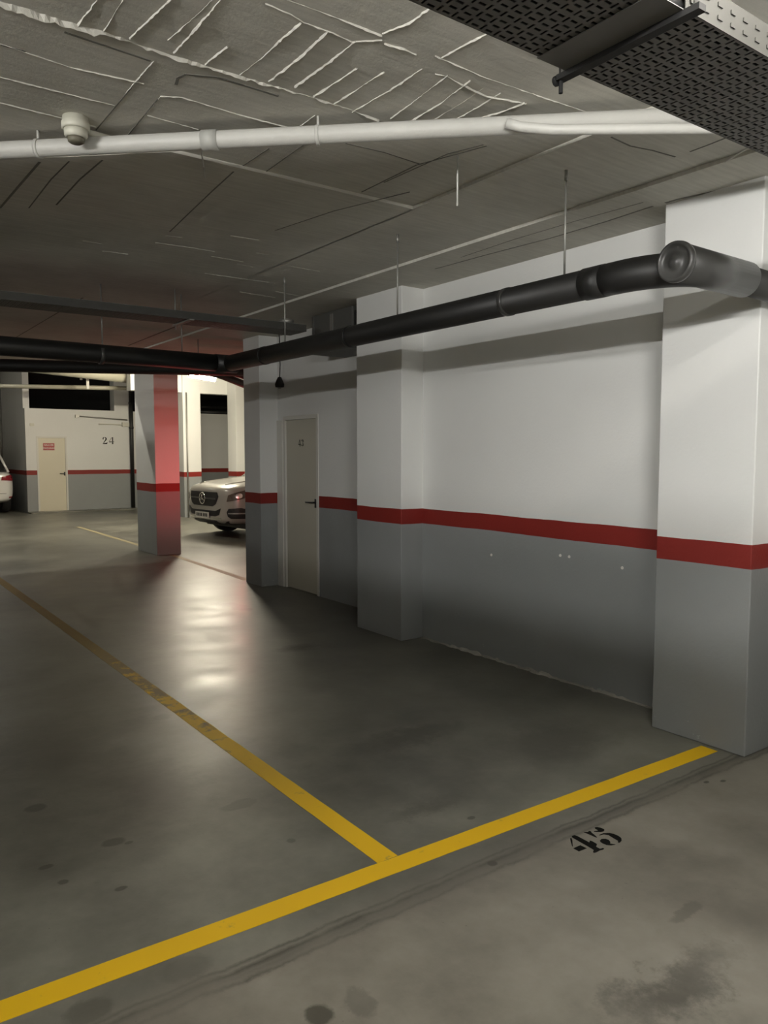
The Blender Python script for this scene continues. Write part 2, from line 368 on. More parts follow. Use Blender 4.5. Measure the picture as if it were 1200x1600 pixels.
def crack_or_shade(pts, z, wd=.012):
    P = [at_z(x, y, z) for x, y in pts]
    for a, b2 in zip(P, P[1:]):
        d = (b2-a).normalized(); nn = Vector((-d.y, d.x, 0))*wd/2; e = Vector((0, 0, .0015))
        A = [k.b.verts.new(v) for v in (a-nn-e, a+nn-e, b2+nn-e, b2-nn-e, a-nn+e, a+nn+e, b2+nn+e, b2-nn+e)]
        for f in ((0, 1, 2, 3), (4, 7, 6, 5), (0, 4, 5, 1), (1, 5, 6, 2), (2, 6, 7, 3), (3, 7, 4, 0)): k.b.faces.new([A[i] for i in f])
for pts, z, wd in (([(955, 214), (985, 228), (1020, 235), (1055, 245)], ZC, .008), ([(1078, 237), (1110, 225), (1140, 213)], ZC, .008), ([(1040, 317), (1060, 311), (1120, 298), (1194, 281)], ZS, .02),
                   ([(680, 420), (760, 398), (860, 372), (950, 345), (1020, 322)], ZS, .012), ([(720, 402), (800, 375), (900, 345), (1005, 316)], ZS, .006), ([(0, 325), (30, 290), (62, 253)], ZC, .012),
                   ([(45, 325), (80, 280), (108, 252)], ZC, .006), ([(88, 320), (125, 280), (160, 250)], ZC, .008), ([(265, 362), (330, 300), (365, 268)], ZC, .007), ([(375, 262), (420, 232)], ZR, .006),
                   ([(410, 272), (480, 222)], ZR, .006), ([(540, 224), (600, 238), (655, 256)], ZR, .006), ([(565, 300), (650, 258), (760, 228)], ZR, .007), ([(600, 285), (700, 240), (755, 226)], ZR, .006), ([(430, 360), (520, 330), (640, 300)], ZC, .006),
                   ([(0, 70), (40, 80)], ZR, .007), ([(150, 203), (205, 137)], ZR, .005), ([(200, 211), (246, 155)], ZR, .005),
                   ([(275, 132), (278, 122), (290, 116), (340, 121), (380, 133), (435, 150)], ZR, .012), ([(100, 50), (160, 70), (235, 95)], ZR, .010), ([(20, 530), (130, 465)], ZC, .01), ([(200, 540), (300, 500)], ZC, .02)):  # the hooked strip here is a shadow painted as dark colour
    crack_or_shade(pts, z, wd)
struct(k.build('ceiling_trim', plain('dark_joint_shadow_gap', (.17, .165, .145), .9)), 'dark joints, cracks and a painted shadow strip between the ceiling boards', 'ceiling')
struct(MB().box(-8, 14, FX, 28, 4.05, 4.3).build('ceiling_hall', MC), 'taller ceiling of the hall beyond', 'ceiling')
struct(MB().box(-8, 14, FX-.02, FX+.1, 3.25, 4.05).build('beam', MC), 'edge of the low slab where the hall begins', 'beam')
struct(MB().box(6.0, 11.5, 18.5, 18.8, 3.10, 4.1).build('beam', MWF), 'bright beam over the far pillars', 'beam')

# ------------------------------------------------------------------ floor paint
def quad_line(a, b2, wd, name, m, label, cat='floor marking', z=.0015):
    a, b2 = Vector((*a, 0)), Vector((*b2, 0)); d = (b2-a).normalized(); nn = Vector((-d.y, d.x, 0))*wd/2
    q = MB(); n = max(2, int((b2-a).length/.12)); L = []
    for i in range(n+1):
        p = a.lerp(b2, i/n); e1, e2 = random.uniform(-.003, .003), random.uniform(-.003, .003)
        L.append([q.b.verts.new(p - nn*(1+e1/wd) + Vector((0, 0, h))) for h in (0, z)] + [q.b.verts.new(p + nn*(1+e2/wd) + Vector((0, 0, h))) for h in (0, z)])
    for A, B in zip(L, L[1:]):
        q.b.faces.new((A[1], A[3], B[3], B[1])); q.b.faces.new((A[0], A[1], B[1], B[0])); q.b.faces.new((A[2], B[2], B[3], A[3]))
    for A in (L[0], L[-1]): q.b.faces.new((A[0], A[1], A[3], A[2]))
    return tag(q.build(name, m), label, cat)
quad_line((-1.2, 2.385), (3.83, 2.262), .098, 'floor_line', M_YEL, 'bright yellow line across the mouth of the bays, ending at the near pillar')
quad_line((1.737, 2.365), (1.745, 12.0), .098, 'floor_line', M_YEL, 'yellow line running back between two bays and fading into the dark', z=.0012)
quad_line((4.28, 8.85), (4.40, 11.75), .09, 'floor_line', M_YEL2, 'faded line on the floor between the dim pillar and the red-lit pillar')
quad_line((4.40, 12.75), (4.45, 17.5), .09, 'floor_line', M_YEL2, 'faded yellow line on the lit floor beyond the red-lit pillar')

# stencilled 45 on the floor, traced in plan
num = empty('floor_number', (2.52, 1.965, 0))
tag(num, 'black stencilled bay number 45 painted on the concrete', 'floor number')
def traced(polys, name):
    q = MB()
    for poly in polys:
        P = [at_z(880 + x/12., 1280 + y/12., 0) - Vector(num.location) for x, y in poly]
        q.prism([(p.x, p.y) for p in P], .0012, lambda u, v, h: (u, v, h + .0002))
    return q.build(name, M_BLK, num)
traced([[(160, 318), (215, 305), (260, 318), (490, 440), (500, 405), (545, 418), (635, 470), (615, 520), (690, 560), (745, 545), (768, 556), (745, 572), (690, 585), (615, 625), (570, 632), (560, 610), (575, 580), (545, 560), (170, 345)],
        [(130, 365), (152, 352), (172, 400), (180, 520), (165, 500), (140, 420)],
        [(190, 550), (320, 492), (440, 548), (295, 606)]], 'digit')
traced([[(385, 245), (460, 245), (490, 222), (520, 232), (535, 260), (590, 300), (635, 345), (610, 342), (540, 312), (480, 285)],
        [(590, 160), (630, 150), (700, 165), (755, 185), (775, 205), (755, 232), (700, 243), (580, 238), (575, 232), (620, 222), (660, 215), (600, 180)],
        [(680, 295), (750, 268), (860, 262), (950, 280), (1040, 320), (1090, 360), (1095, 405), (1060, 440), (1030, 440), (1025, 405), (930, 350), (850, 300), (760, 285), (690, 305), (682, 322)],
        [(690, 400), (720, 375), (790, 372), (850, 390), (885, 430), (880, 460), (980, 478), (900, 492), (810, 485), (730, 450), (695, 425)]], 'digit')

# ------------------------------------------------------------------ small stencil digits for upright faces
DIG = {'2': [[(.05, .68), (.05, .8), (.15, .95), (.35, 1), (.35, .92), (.25, .85), (.25, .7), (.15, .62)], [(.42, 1), (.7, .95), (.85, .78), (.8, .6), (.5, .35), (.3, .18), (.12, .1), (.3, .35), (.55, .6), (.6, .8), (.5, .92), (.42, .93)],
             [(.05, 0), (.9, 0), (.95, .28), (.88, .28), (.8, .2), (.5, .16), (.3, .14), (.05, .06)]],
       '4': [[(.55, 0), (.9, 0), (.9, .05), (.82, .06), (.82, .98), (.72, 1), (.62, .95), (.62, .06), (.55, .05)], [(.02, .25), (.57, .25), (.57, .36), (.02, .36)], [(.02, .4), (.1, .4), (.57, .9), (.57, .98)], [(.86, .25), (1, .25), (1, .36), (.86, .36)]],
       '3': [[(.1, .75), (.15, .93), (.4, 1), (.4, .9), (.3, .85), (.28, .72)], [(.48, 1), (.75, .95), (.85, .8), (.8, .62), (.6, .53), (.48, .53), (.6, .65), (.62, .82), (.48, .92)], [(.48, .48), (.7, .46), (.9, .3), (.85, .1), (.6, 0), (.48, 0), (.62, .12), (.65, .3), (.48, .42)],
             [(.05, .25), (.1, .08), (.4, 0), (.4, .08), (.28, .15), (.25, .3)]]}
def stencil(txt, name, fn, h, parent=None, gap=.18):
    out = []
    for i, ch in enumerate(txt):
        q = MB()
        for poly in DIG[ch]: q.prism([((u*.72 + i*(.72+gap))*h, v*h) for u, v in poly], .002, fn)
        out.append(q.build(name, M_BLK, parent))
    return out
n24 = empty('wall_number', (6.40, FY-.001, 1.86)); tag(n24, 'black stencilled 24 on the far white wall', 'wall number')
stencil('24', 'digit', lambda u, v, w_: (u, -w_, v), .20, n24)

# ------------------------------------------------------------------ doors
def door(name, label, w_, h_, m, fn, handle_at, frame_m, number=None, sign=False, fr=.045):
    "leaf, frame, handle; fn maps (along, up, out) to a point"
    root = empty(name, fn(0, 0, 0)); o = Vector(fn(0, 0, 0))
    def bx(mb, a0, a1, z0, z1, d0, d1):
        ps = [Vector(fn(a, z, d)) - o for d in (d0, d1) for z in (z0, z1) for a in (a0, a1)]
        vs = [mb.b.verts.new(p) for p in ps]
        for f in ((0, 2, 3, 1), (4, 5, 7, 6), (0, 1, 5, 4), (2, 6, 7, 3), (0, 4, 6, 2), (1, 3, 7, 5)): mb.b.faces.new([vs[i] for i in f])
        return mb
    f = MB(); bx(f, 0, fr, 0, h_, -.10, .008); bx(f, w_-fr, w_, 0, h_, -.10, .008); bx(f, fr, w_-fr, h_-fr, h_, -.10, .008)
    f.build('door_frame', frame_m, root, .003)
    lf = MB(); bx(lf, fr+.003, w_-fr-.003, .008, h_-fr-.003, -.06, -.012)
    leaf = lf.build('door_leaf', m, root, .003)
    hd = MB(); s_ = 1 if handle_at < w_/2 else -1
    bx(hd, handle_at-.018, handle_at+.018, .99, 1.09, -.012, -.004)
    hd.tube([Vector(fn(handle_at, 1.05, -.005))-o, Vector(fn(handle_at, 1.05, .04))-o, Vector(fn(handle_at+s_*.02, 1.05, .048))-o, Vector(fn(handle_at+s_*.13, 1.05, .046))-o], .009, 10)
    tag(hd.build('door_handle', plain('black_handle', (.015, .015, .015), .35), root), 'black lever handle')
    return root, leaf
# narrow door in the recessed wall, seen obliquely; along = -Y from the far jamb
dn, _ = door('door_1', '', .80, 2.035, M_DOOR2, lambda a, z, d: (DX - d, 8.14 - a, z), .715, M_FRAME)
tag(dn, 'narrow grey-cream door with a faint number in the recessed wall', 'door', kind='structure')
for s_ in stencil('43', 'door_number', lambda u, v, w_: (.0125 - w_ , -.33 - u, 1.68 + v), .078, dn): tag(s_, 'faint black stencilled digit')
struct(MB().box(DX-.02, DX+.02, 8.14, 8.275, 0, 1.99).build('trim_1', M_FRAME, bevel=.003), 'pale vertical jamb strip between the dim pillar and the narrow door', 'trim')
df, _ = door('door_2', '', .78, 2.06, M_DOOR, lambda a, z, d: (4.665 + a, FY - d, z), .70, M_FRAME)
tag(df, 'cream far door with a small red sign and black handle', 'door', kind='structure')
sg = empty('door_sign', (4.98, FY + .011, 1.78)); tag(sg, 'small red sign with two lines of white lettering on the cream door', 'sign')
MB().box(-.145, .145, -.006, 0, -.095, .095).build('sign_plate', M_SIGN, sg, .002)
def text(txt, size, loc, rot, m, parent, name, depth=.0012, ax='CENTER'):
    cu = bpy.data.curves.new(name, 'FONT'); cu.body = txt; cu.size = size; cu.align_x = ax; cu.align_y = 'CENTER'; cu.extrude = depth
    t = bpy.data.objects.new(name, cu); COL.objects.link(t)
    me = bpy.data.meshes.new_from_object(t.evaluated_get(bpy.context.evaluated_depsgraph_get()))
    bpy.data.objects.remove(t); bpy.data.curves.remove(cu)
    o = bpy.data.objects.new(name, me); COL.objects.link(o); me.materials.clear(); me.materials.append(m)
    o.location = loc; o.rotation_euler = rot; o.parent = parent; return o
text('SALA DE', .062, (0, -.0075, .042), (PI/2, 0, 0), M_SIGNW, sg, 'sign_lettering')
text('MAQUINAS', .058, (0, -.0075, -.043), (PI/2, 0, 0), M_SIGNW, sg, 'sign_lettering')

# mortar smeared along the foot of the wall and pillars, and paint chips in the dado built as white discs
q = MB(); ys = [2.66 + i*.035 for i in range(72)]; L = []
for y in ys:
    w_ = .012 + .03*random.random()**2; h_ = .006 + .022*random.random()**2
    L.append([q.b.verts.new(v) for v in ((WX+.004, y, 0), (WX-w_, y, 0), (WX-w_*.6, y, h_*.5), (WX+.004, y, h_))])
for A, B in zip(L, L[1:]):
    for i in range(4): q.b.faces.new((A[i], A[(i+1) % 4], B[(i+1) % 4], B[i]))
q.b.faces.new(L[0]); q.b.faces.new(L[-1][::-1])
struct(q.build('trim_2', plain('pale_mortar', (.36, .35, .32), .9, bump=.4)), 'pale mortar smear along the foot of the plain wall', 'trim')
for y, z, lab in ((3.62, .885, 'white paint chip in the grey dado, left of a close pair'), (3.54, .885, 'white paint chip in the grey dado, right of a close pair'), (3.10, .86, 'white paint chip in the grey dado near the near pillar'), (4.31, .815, 'white paint chip in the grey dado nearest the middle pillar')):
    o_ = MB().lathe([(.0, -.001), (.011, -.001), (.010, .003), (.004, .003), (.003, .001), (0, .001)], 12, Matrix.Rotation(-PI/2, 4, 'Y')).build('paint_chip', M_SIGNW); o_.location = (WX, y, z); tag(o_, lab, 'wall plug', 'paint chips')
# ------------------------------------------------------------------ big dark drain pipe with its elbow
PX, PZ, PR = 3.05, 2.42, .0725
pipe = empty('drain_pipe', (PX, 2.3, PZ)); tag(pipe, 'thick dark drain pipe hung along the right wall from the capped elbow to the corner', 'pipe')
def rel(o, pts): return [Vector(p) - Vector(o.location) for p in pts]
MB().tube(rel(pipe, [(PX, 2.32, PZ), (PX, 4.3, PZ), (PX, 6.565, PZ)]), PR, 32).build('pipe_run', M_RUN, pipe)
el = [(PX + .22*(1-math.cos(t)), 2.32 - .30*math.sin(t), PZ) for t in [PI/2*i/10*.75 for i in range(11)]]
MB().tube(rel(pipe, [(PX, 2.52, PZ), (PX, 2.40, PZ)]), PR+.0045, 32).build('pipe_coupling', M_RUN, pipe)
MB().tube(rel(pipe, [(PX, 2.40, PZ), (PX, 2.32, PZ)] + el[1:] + [(PX+.26, 1.99, PZ)]), PR+.003, 32).build('pipe_elbow', M_RUN, pipe)
BY = 2.0
MB().tube(rel(pipe, [(PX-.03, BY, PZ), (PX+.50, BY, PZ-.005)]), PR+.010, 32).build('pipe_branch', M_PIPE, pipe)
MB().tube(rel(pipe, [(PX+.50, BY, PZ-.005), (4.155, BY, PZ-.02)]), PR-.004, 32).build('pipe_run', M_PIPE, pipe)
Mx = Matrix.Translation(Vector((PX-.03, BY, PZ)) - Vector(pipe.location)) @ Matrix.Rotation(-PI/2, 4, 'Y')
MB().lathe([(.086, 0), (.088, .012), (.086, .030), (.074, .034), (.070, .026), (.030, .026), (.026, .034), (.0, .034)], 36, Mx).build('end_cap', M_PIPE, pipe)
for y_ in (3.05, 4.6, 5.9):
    MB().tube(rel(pipe, [(PX, y_-.016, PZ), (PX, y_+.016, PZ)]), PR+.0035, 32).build('pipe_clip', M_PIPE if y_ < 4 else M_PIPE2, pipe)
hang = None
for y_, lab in ((2.66, 'thin hanger rod above the pipe run next to the near pillar'), (4.05, 'thin hanger rod in front of the second wall pillar'), (5.55, 'thin hanger rod above the pipe near the grey duct box')):
    r_ = MB().tube([(0, 0, 0), (0, 0, ZC - PZ - PR)], .0055, 8).tube([(0, 0, ZC-PZ-PR-.05), (0, 0, ZC-PZ-PR)], .009, 8).build('hanger_rod', M_STEEL)
    r_.location = (PX, y_, PZ + PR); tag(r_, lab, 'hanger rod', 'hanger rods of the dark pipe')
# cross pipes running off to the left
CY = 6.62
cp = empty('drain_pipe', (PX, CY, PZ)); tag(cp, 'thick dark drain pipe crossing the garage from the corner, upper of the two', 'pipe')
MB().tube(rel(cp, [(PX+.02, CY+.03, PZ), (1.5, CY+.03, PZ+.01), (-3.5, CY+.03, PZ+.03)]), PR+.004, 32).build('pipe_run', M_PIPE2, cp)
MB().tube([(.09, .03, 0), (-.12, .03, 0)], PR+.009, 28).build('corner_fitting', M_PIPE2, cp)
MB().tube(rel(cp, [(1.9, CY+.03, PZ), (1.93, CY+.03, PZ)]), PR+.008, 32).build('pipe_clip', M_PIPE, cp)
MB().tube([(-1.2-PX, .03, .05), (-1.2-PX, .03, ZC-PZ+.002)], .006, 8).build('pipe_hanger', M_STEEL, cp)
cp2 = empty('drain_pipe', (3.4, 9.0, 2.60)); tag(cp2, 'black drain pipe crossing behind and just below the thicker one', 'pipe')
MB().tube(rel(cp2, [(6.0, 9.0, 2.70), (3.64, 9.0, 2.61), (1.5, 9.0, 2.52), (-3.0, 9.0, 2.36)]), .068, 28).build('pipe_run', M_PIPE2, cp2)
for x_ in (3.75, .9): MB().tube([(x_-3.4, 0, -.02 if x_ > 2 else -.1), (x_-3.4, 0, ZC-2.60)], .007, 8).build('pipe_hanger', M_STEEL, cp2)
cp3 = empty('drain_pipe', (4.0, 9.6, 2.6)); tag(cp3, 'dark sagging pipe over the lamp, running behind the dim pillar', 'pipe')
MB().tube(rel(cp3, [(4.02, 9.5, 2.68), (4.3, 9.5, 2.61), (4.65, 9.5, 2.50), (6.0, 9.5, 2.35)]), .05, 20).build('pipe_run', M_PIPE, cp3)
MB().tube(rel(cp3, [(4.02, 9.62, 2.76), (4.3, 9.62, 2.71), (4.7, 9.62, 2.62), (6.0, 9.62, 2.50)]), .035, 16).build('pipe_run', M_PIPE, cp3)
for y_ in (-.1, .02): MB().tube([(.85, y_, -.08), (.85, y_, ZC-2.6)], .006, 8).build('pipe_hanger', M_STEEL, cp3)
for x_, y_, z0, lab in ((1.93, 6.65, PZ+PR, 'thin rod over the crossing pipe, left of the red-lit pillar'), (2.62, 6.65, PZ+PR, 'thin rod over the crossing pipe near its corner'), (.55, 6.65, PZ+PR, 'thin rod over the crossing pipe at the far left')):
    r_ = MB().tube([(0, 0, 0), (0, 0, ZC - z0)], .006, 8).build('hanger_rod', M_STEEL); r_.location = (x_, y_, z0); tag(r_, lab, 'hanger rod', 'hanger rods of the crossing pipe')

# ------------------------------------------------------------------ perforated cable trays
def tray_bottom(mb, x0, x1, y0, y1, z, per=.040):
    def cells(xa, xb, rows, hw, hh):
        ys = [y0 + (y1-y0)*i/rows for i in range(rows+1)]
        xm = (xa+xb)/2
        for a, b2 in zip(ys, ys[1:]):
            ym = (a+b2)/2
            o = [mb.b.verts.new(p) for p in ((xa, a, z), (xb, a, z), (xb, b2, z), (xa, b2, z))]
            i_ = [mb.b.verts.new(p) for p in ((xm-hw, ym-hh, z), (xm+hw, ym-hh, z), (xm+hw, ym+hh, z), (xm-hw, ym+hh, z))]
            for k2 in range(4): mb.b.faces.new((o[k2], o[(k2+1) % 4], i_[(k2+1) % 4], i_[k2]))
    x = x0
    while x + per <= x1 + 1e-6:
        cells(x, x+.027, 14, .0095, .0036); cells(x+.027, x+per, 10, .0032, .0105)
        x += per
    return x
def cable_tray(name, label, y0, y1, z, side, x_ranges, h=.07, ms=None):
    root = empty(name, ((x_ranges[0][0]+x_ranges[-1][1])/2, (y0+y1)/2, z)); tag(root, label, 'cable tray'); o = Vector(root.location)
    for a, b2 in x_ranges:
        q = MB(); tray_bottom(q, a, b2, y0, y1, z)
        ob = q.build('tray_base', M_TRAY, root, loc=o); ob.location = (0, 0, 0)
        sm = ob.modifiers.new('sheet', 'SOLIDIFY'); sm.thickness = .0015; sm.offset = 1
        for yy, s_ in ((y0, -1), (y1, 1)):
            q = MB().box(a, b2, yy-.001, yy+.001, z, z+h); xx = a
            while xx + .05 <= b2 + 1e-6:
                for za in (h*.3, h*.68): q.box(xx+.015, xx+.033, yy+s_*.001, yy+s_*.0035, z+za-.004, z+za+.004)
                xx += .05
            ob = q.build('tray_side', ms or M_FLANGE, root, loc=o); ob.location = (0, 0, 0)
    q = MB().box(x_ranges[0][0], x_ranges[-1][1], y0+.002, y1-.002, z+h, z+h+.002)
    ob = q.build('tray_cover', M_TRAY, root, loc=o); ob.location = (0, 0, 0)
    return root, o
TZ = 2.5
tr, to = cable_tray('cable_tray', 'wide perforated metal cable tray overhead at the near right', .968, 1.272, TZ, 1, [(-.42, 1.38), (1.46, 3.06)])
ob = MB().box(1.355, 1.452, .966, 1.274, TZ-.004, TZ-.002).build('joint_plate', M_TRAY, tr, loc=to); ob.location = (0, 0, 0)
q = MB().box(1.450, 1.474, .93, 1.30, TZ-.017, TZ-.004); q.tube([(1.46, 1.30, TZ-.013), (1.46, 1.312, TZ-.013)], .012, 10); q.tube([(1.462, 1.296, TZ-.045), (1.462, 1.296, TZ+.03)], .005, 8)
ob = q.build('support_rail', M_CABLE, tr, loc=to); ob.location = (0, 0, 0)
q = MB()
for i in range(9):
    y_ = .99 + i*.032; q.tube([(-.4, y_, TZ+.02), (1.0, y_+.006, TZ+.018), (3.0, y_, TZ+.02)], .015, 8)
ob = q.build('cables', M_CABLE, tr, loc=to); ob.location = (0, 0, 0)
for x_, y_, lab in ((1.462, .945, 'thin rod carrying the near cable tray, at its visible joint'), (1.462, 1.29, 'thin rod carrying the near cable tray on its far edge')):
    r_ = MB().tube([(0, 0, 0), (0, 0, ZR - TZ + .004)], .005, 8).build('hanger_rod', M_STEEL); r_.location = (x_, y_, TZ-.004); tag(r_, lab, 'hanger rod')
tr2, to2 = cable_tray('cable_tray', 'dim cable tray crossing under the ceiling in front of the reddish area', 6.15, 6.45, 2.70, 1, [(-3.0, 3.6)], .06)
q = MB()
for i in range(5): q.tube([(-3, 6.18+i*.055, 2.722), (3.58, 6.18+i*.055, 2.722)], .022, 8)
ob = q.build('cables', M_CABLE, tr2, loc=to2); ob.location = (0, 0, 0)
for x_, lab in ((2.50, 'thin rod carrying the dim tray above the red-lit pillar'), (.7, 'thin rod carrying the dim tray at the far left')):
    r_ = MB().tube([(0, 0, 0), (0, 0, ZC - 2.66)], .006, 8).build('hanger_rod', M_STEEL); r_.location = (x_, 6.48, 2.66); tag(r_, lab, 'hanger rod')
    MB().box(-.02, .02, -.36, .02, .028, .038).build('cross_bracket', M_STEEL, r_)

# ------------------------------------------------------------------ white conduits, detector, rods on the ceiling
cd = empty('ceiling_pipe', (1.76, 2.886, 2.94)); tag(cd, 'long white painted pipe running diagonally under the ceiling', 'pipe')
d_ = (Vector((2.72, 1.993, 2.94)) - Vector((.698, 3.86, 2.94))).normalized(); p0 = Vector((.698, 3.86, 2.94))
MB().tube(rel(cd, [p0 - d_*2.6, p0, p0 + d_*1.0, p0 + d_*3.6]), .0365, 24).build('pipe_run', M_COND, cd)
s0 = at_z(329, 219, 2.94); MB().tube(rel(cd, [s0 - d_*.035, s0 + d_*.035]), .042, 24).build('pipe_sleeve', plain('grey_sleeve', (.42, .42, .39), .5), cd)
for px in (497, 60):
    s0 = at_z(px, 211, 2.94) if px == 497 else at_z(px, 232, 2.94)
    MB().tube(rel(cd, [s0 - d_*.008, s0 + d_*.008]), .040, 20).tube(rel(cd, [s0, s0 + Vector((0, 0, ZR-2.94))]), .006, 8).build('pipe_clamp', M_COND, cd)
a_, b_ = at_z(800, 203, 2.90), at_z(1105, 201, 2.885); e_ = (b_-a_).normalized()
o2 = MB().tube([Vector((-.012, .02, .03)), Vector((.03, -.02, .012)), e_*.16, b_ + e_*.7 - a_], .020, 20).build('ceiling_pipe', M_COND); o2.location = a_
tag(o2, 'thinner white pipe beside the long one, near the cable tray', 'pipe')
det = empty('smoke_detector', (.93, 3.50, ZR)); tag(det, 'round off-white smoke detector on the ceiling in front of the white pipe', 'smoke detector')
flip = Matrix.Scale(-1, 4, (0, 0, 1))
MB().lathe([(.052, 0), (.054, .022), (.057, .024), (.057, .048), (.052, .052)], 32, flip).build('detector_base', M_PLAST, det)
MB().lathe([(.048, .052), (.047, .075), (.040, .085)], 32, flip).build('detector_body', M_PLAST, det)
tag(MB().lathe([(.035, .085), (.033, .100), (.024, .106), (0, .106)], 28, flip).build('detector_chamber', M_PLASTD, det), 'brown sensing chamber')
pa, pb = at_z(133, 205, 2.985), at_z(170, 218, 2.985)
o3 = MB().tube([Vector((0, 0, 0)), pb - pa + Vector((.02, -.012, 0))], .012, 12).build('cable_conduit', M_PLAST); o3.location = pa
tag(o3, 'short white conduit from the smoke detector to the white pipe', 'conduit')
wr = at_z(716, 217, 3.02)
ob = MB().tube([(0, 0, 0), (0, 0, -.235)], .0045, 8).build('hanging_rod', M_COND); ob.location = (wr.x+.12, wr.y+.14, ZR); tag(ob, 'white rod hanging free from the ceiling behind the white pipe', 'rod')
g0 = at_z(313, 225, 2.99); g1 = at_z(301, 292, ZC)
ob = MB().tube([Vector((0, 0, 0)), Vector((.10, .20, -.02))], .004, 6).tube([(.10, .20, -.02), Vector((.19, .40, .0))], .003, 6).build('loose_wire', M_COND); ob.location = g0; tag(ob, 'thin loose wire trailing from the white pipe at its grey sleeve', 'wire')
g0 = at_z(1168, 232, 2.98)
ob = MB().tube([Vector((0, 0, 0)), Vector((-.05, .08, -.05))], .0035, 6).build('loose_wire', M_COND); ob.location = Vector((g0.x, g0.y, ZS+.001)); tag(ob, 'short pale wire below the edge of the near cable tray', 'wire')

# ------------------------------------------------------------------ grey duct box, socket, junction on the wall
du = empty('duct_box', (4.06, 6.45, 2.59)); tag(du, 'grey sheet metal box on the wall above the pipe, beside the second wall pillar', 'duct box')
MB().box(0, .385, -.36, .36, 0, .385).build('box_body', M_BOX, du, .006)
MB().box(-.006, 0, -.02, .03, .0, .36).build('box_seam', M_STEEL, du); MB().box(-.008, .0, -.36, -.33, 0, .38).build('box_flange', M_BOX, du); MB().box(-.008, .0, .33, .36, 0, .38).build('box_flange', M_BOX, du)
MB().box(.02, .36, -.38, -.36, .02, .34).build('box_grille', M_DARK, du)
sk = empty('lamp_socket', (4.33, 8.02, 2.42)); tag(sk, 'small dark lamp socket dangling on a wire above the narrow door', 'lamp socket')
MB().lathe([(.0, -.06), (.05, -.055), (.055, -.02), (.035, .03), (.02, .06), (0, .065)], 16).build('socket_body', M_CABLE, sk)
MB().tube([(0, 0, .06), (.01, 0, .2), (0, 0, ZS-2.42)], .006, 8).build('socket_wire', M_CABLE, sk)
MB().lathe([(.0, -.075), (.018, -.07), (.02, -.05), (0, -.05)], 12).build('socket_tip', M_STEEL, sk)
jb = MB().lathe([(0, 0), (.06, 0), (.07, .03), (.06, .05), (0, .055)], 20).build('junction_box', M_STEEL); jb.location = (3.48, 6.30, 2.77); tag(jb, 'small round pale junction box at the end of the dim cable tray', 'junction box')

# ------------------------------------------------------------------ far services
fp = empty('drain_pipe', (7.5, FY-.08, 0)); tag(fp, 'black vertical pipe at the end of the far wall, behind the red-lit pillar', 'pipe')
FPX = 7.20
MB().tube([(FPX-7.5, 0, .02), (FPX-7.5, 0, 4.0)], .055, 16).build('pipe_run', M_PIPE2, fp)
for z_ in (2.3, 3.0): MB().tube([(FPX-7.5, 0, z_), (FPX-7.5, 0, z_+.06)], .065, 16).build('pipe_coupling', M_PIPE2, fp)
tag(MB().tube([(5.75, FY-.03, 2.62), (7.1, FY-.03, 2.55)], .018, 8).box(5.68, 5.78, FY-.06, FY, 2.58, 2.66).build('wall_conduit', M_STEEL), 'thin conduit along the top of the far wall', 'conduit')
tag(MB().tube([(6.3, FY-.03, 2.42), (7.0, FY-.03, 2.41)], .014, 8).box(6.95, 7.2, FY-.08, FY, 2.36, 2.48).build('wall_conduit', M_PLAST), 'short white conduit with a box above the stencilled 24', 'conduit')
tag(MB().box(4.52, 4.62, FY-.02, FY, 2.33, 2.40).build('wall_plate', M_PLAST), 'tiny pale plate on the far wall above the cream door', 'wall plate')
bd = empty('ventilation_duct', (4.5, 18, 3.35)); tag(bd, 'beige round duct crossing in front of the dark opening', 'duct')
MB().tube([(-2.6, -2.2, 0), (2.2, 1.5, .12), (3.6, 2.5, .16)], .15, 24).build('duct_run', M_BEIGE, bd)
bp_ = MB().tube([(2.0, 20.4, 3.15), (7.28, 18.9, 3.21)], .05, 16).build('far_pipe', M_BEIGE); tag(bp_, 'beige pipe running level under the beige duct', 'pipe')
q = empty('pipe_hanger', (5.15, 19.0, 3.1)); tag(q, 'bright white strap holding the beige duct', 'hanger')
MB().box(-.03, .03, -.02, .02, .02, .42).build('hanger_strap', M_COND, q); MB().box(-.17, -.12, -.02, .02, .22, .42).build('hanger_strap', M_COND, q)
tag(MB().tube([(0, 0, 0), (0, 0, 4.0)], .03, 10).build('drain_pipe', M_STEEL), 'slim vertical pipe on the grey side wall above the white car', 'pipe').location = (4.31, 25.2, 0)
tag(MB().tube([(0, 0, 0), (0, 0, 2.2)], .035, 10).build('standpipe', M_BEIGE), 'slim beige standpipe right of the bright pillar, in front of the far wall', 'pipe').location = (9.1, FY-.1, 0)
tag(MB().tube([(0, 0, 0), (0, 0, 3.1)], .02, 10).build('standpipe', M_STEEL), 'slim pipe on the left edge of the bright pillar under the lamp', 'pipe').location = (7.34, 18.41, 0)
o4 = MB().tube([(0, 0, 0), (2.2, 0, 0)], .06, 12).tube([(.2, .1, .16), (2.2, .1, .13)], .04, 10).build('drain_pipe', M_PIPE2); o4.location = (9.0, FY+.09, 2.858); tag(o4, 'dark pipes in the opening behind the silver car', 'pipe')
# long kerb at the foot of the far wall
struct(MB().box(4.40, 7.3, 21.9, FY, 0, .035).build('kerb', MF), 'low kerb at the foot of the far wall', 'kerb')

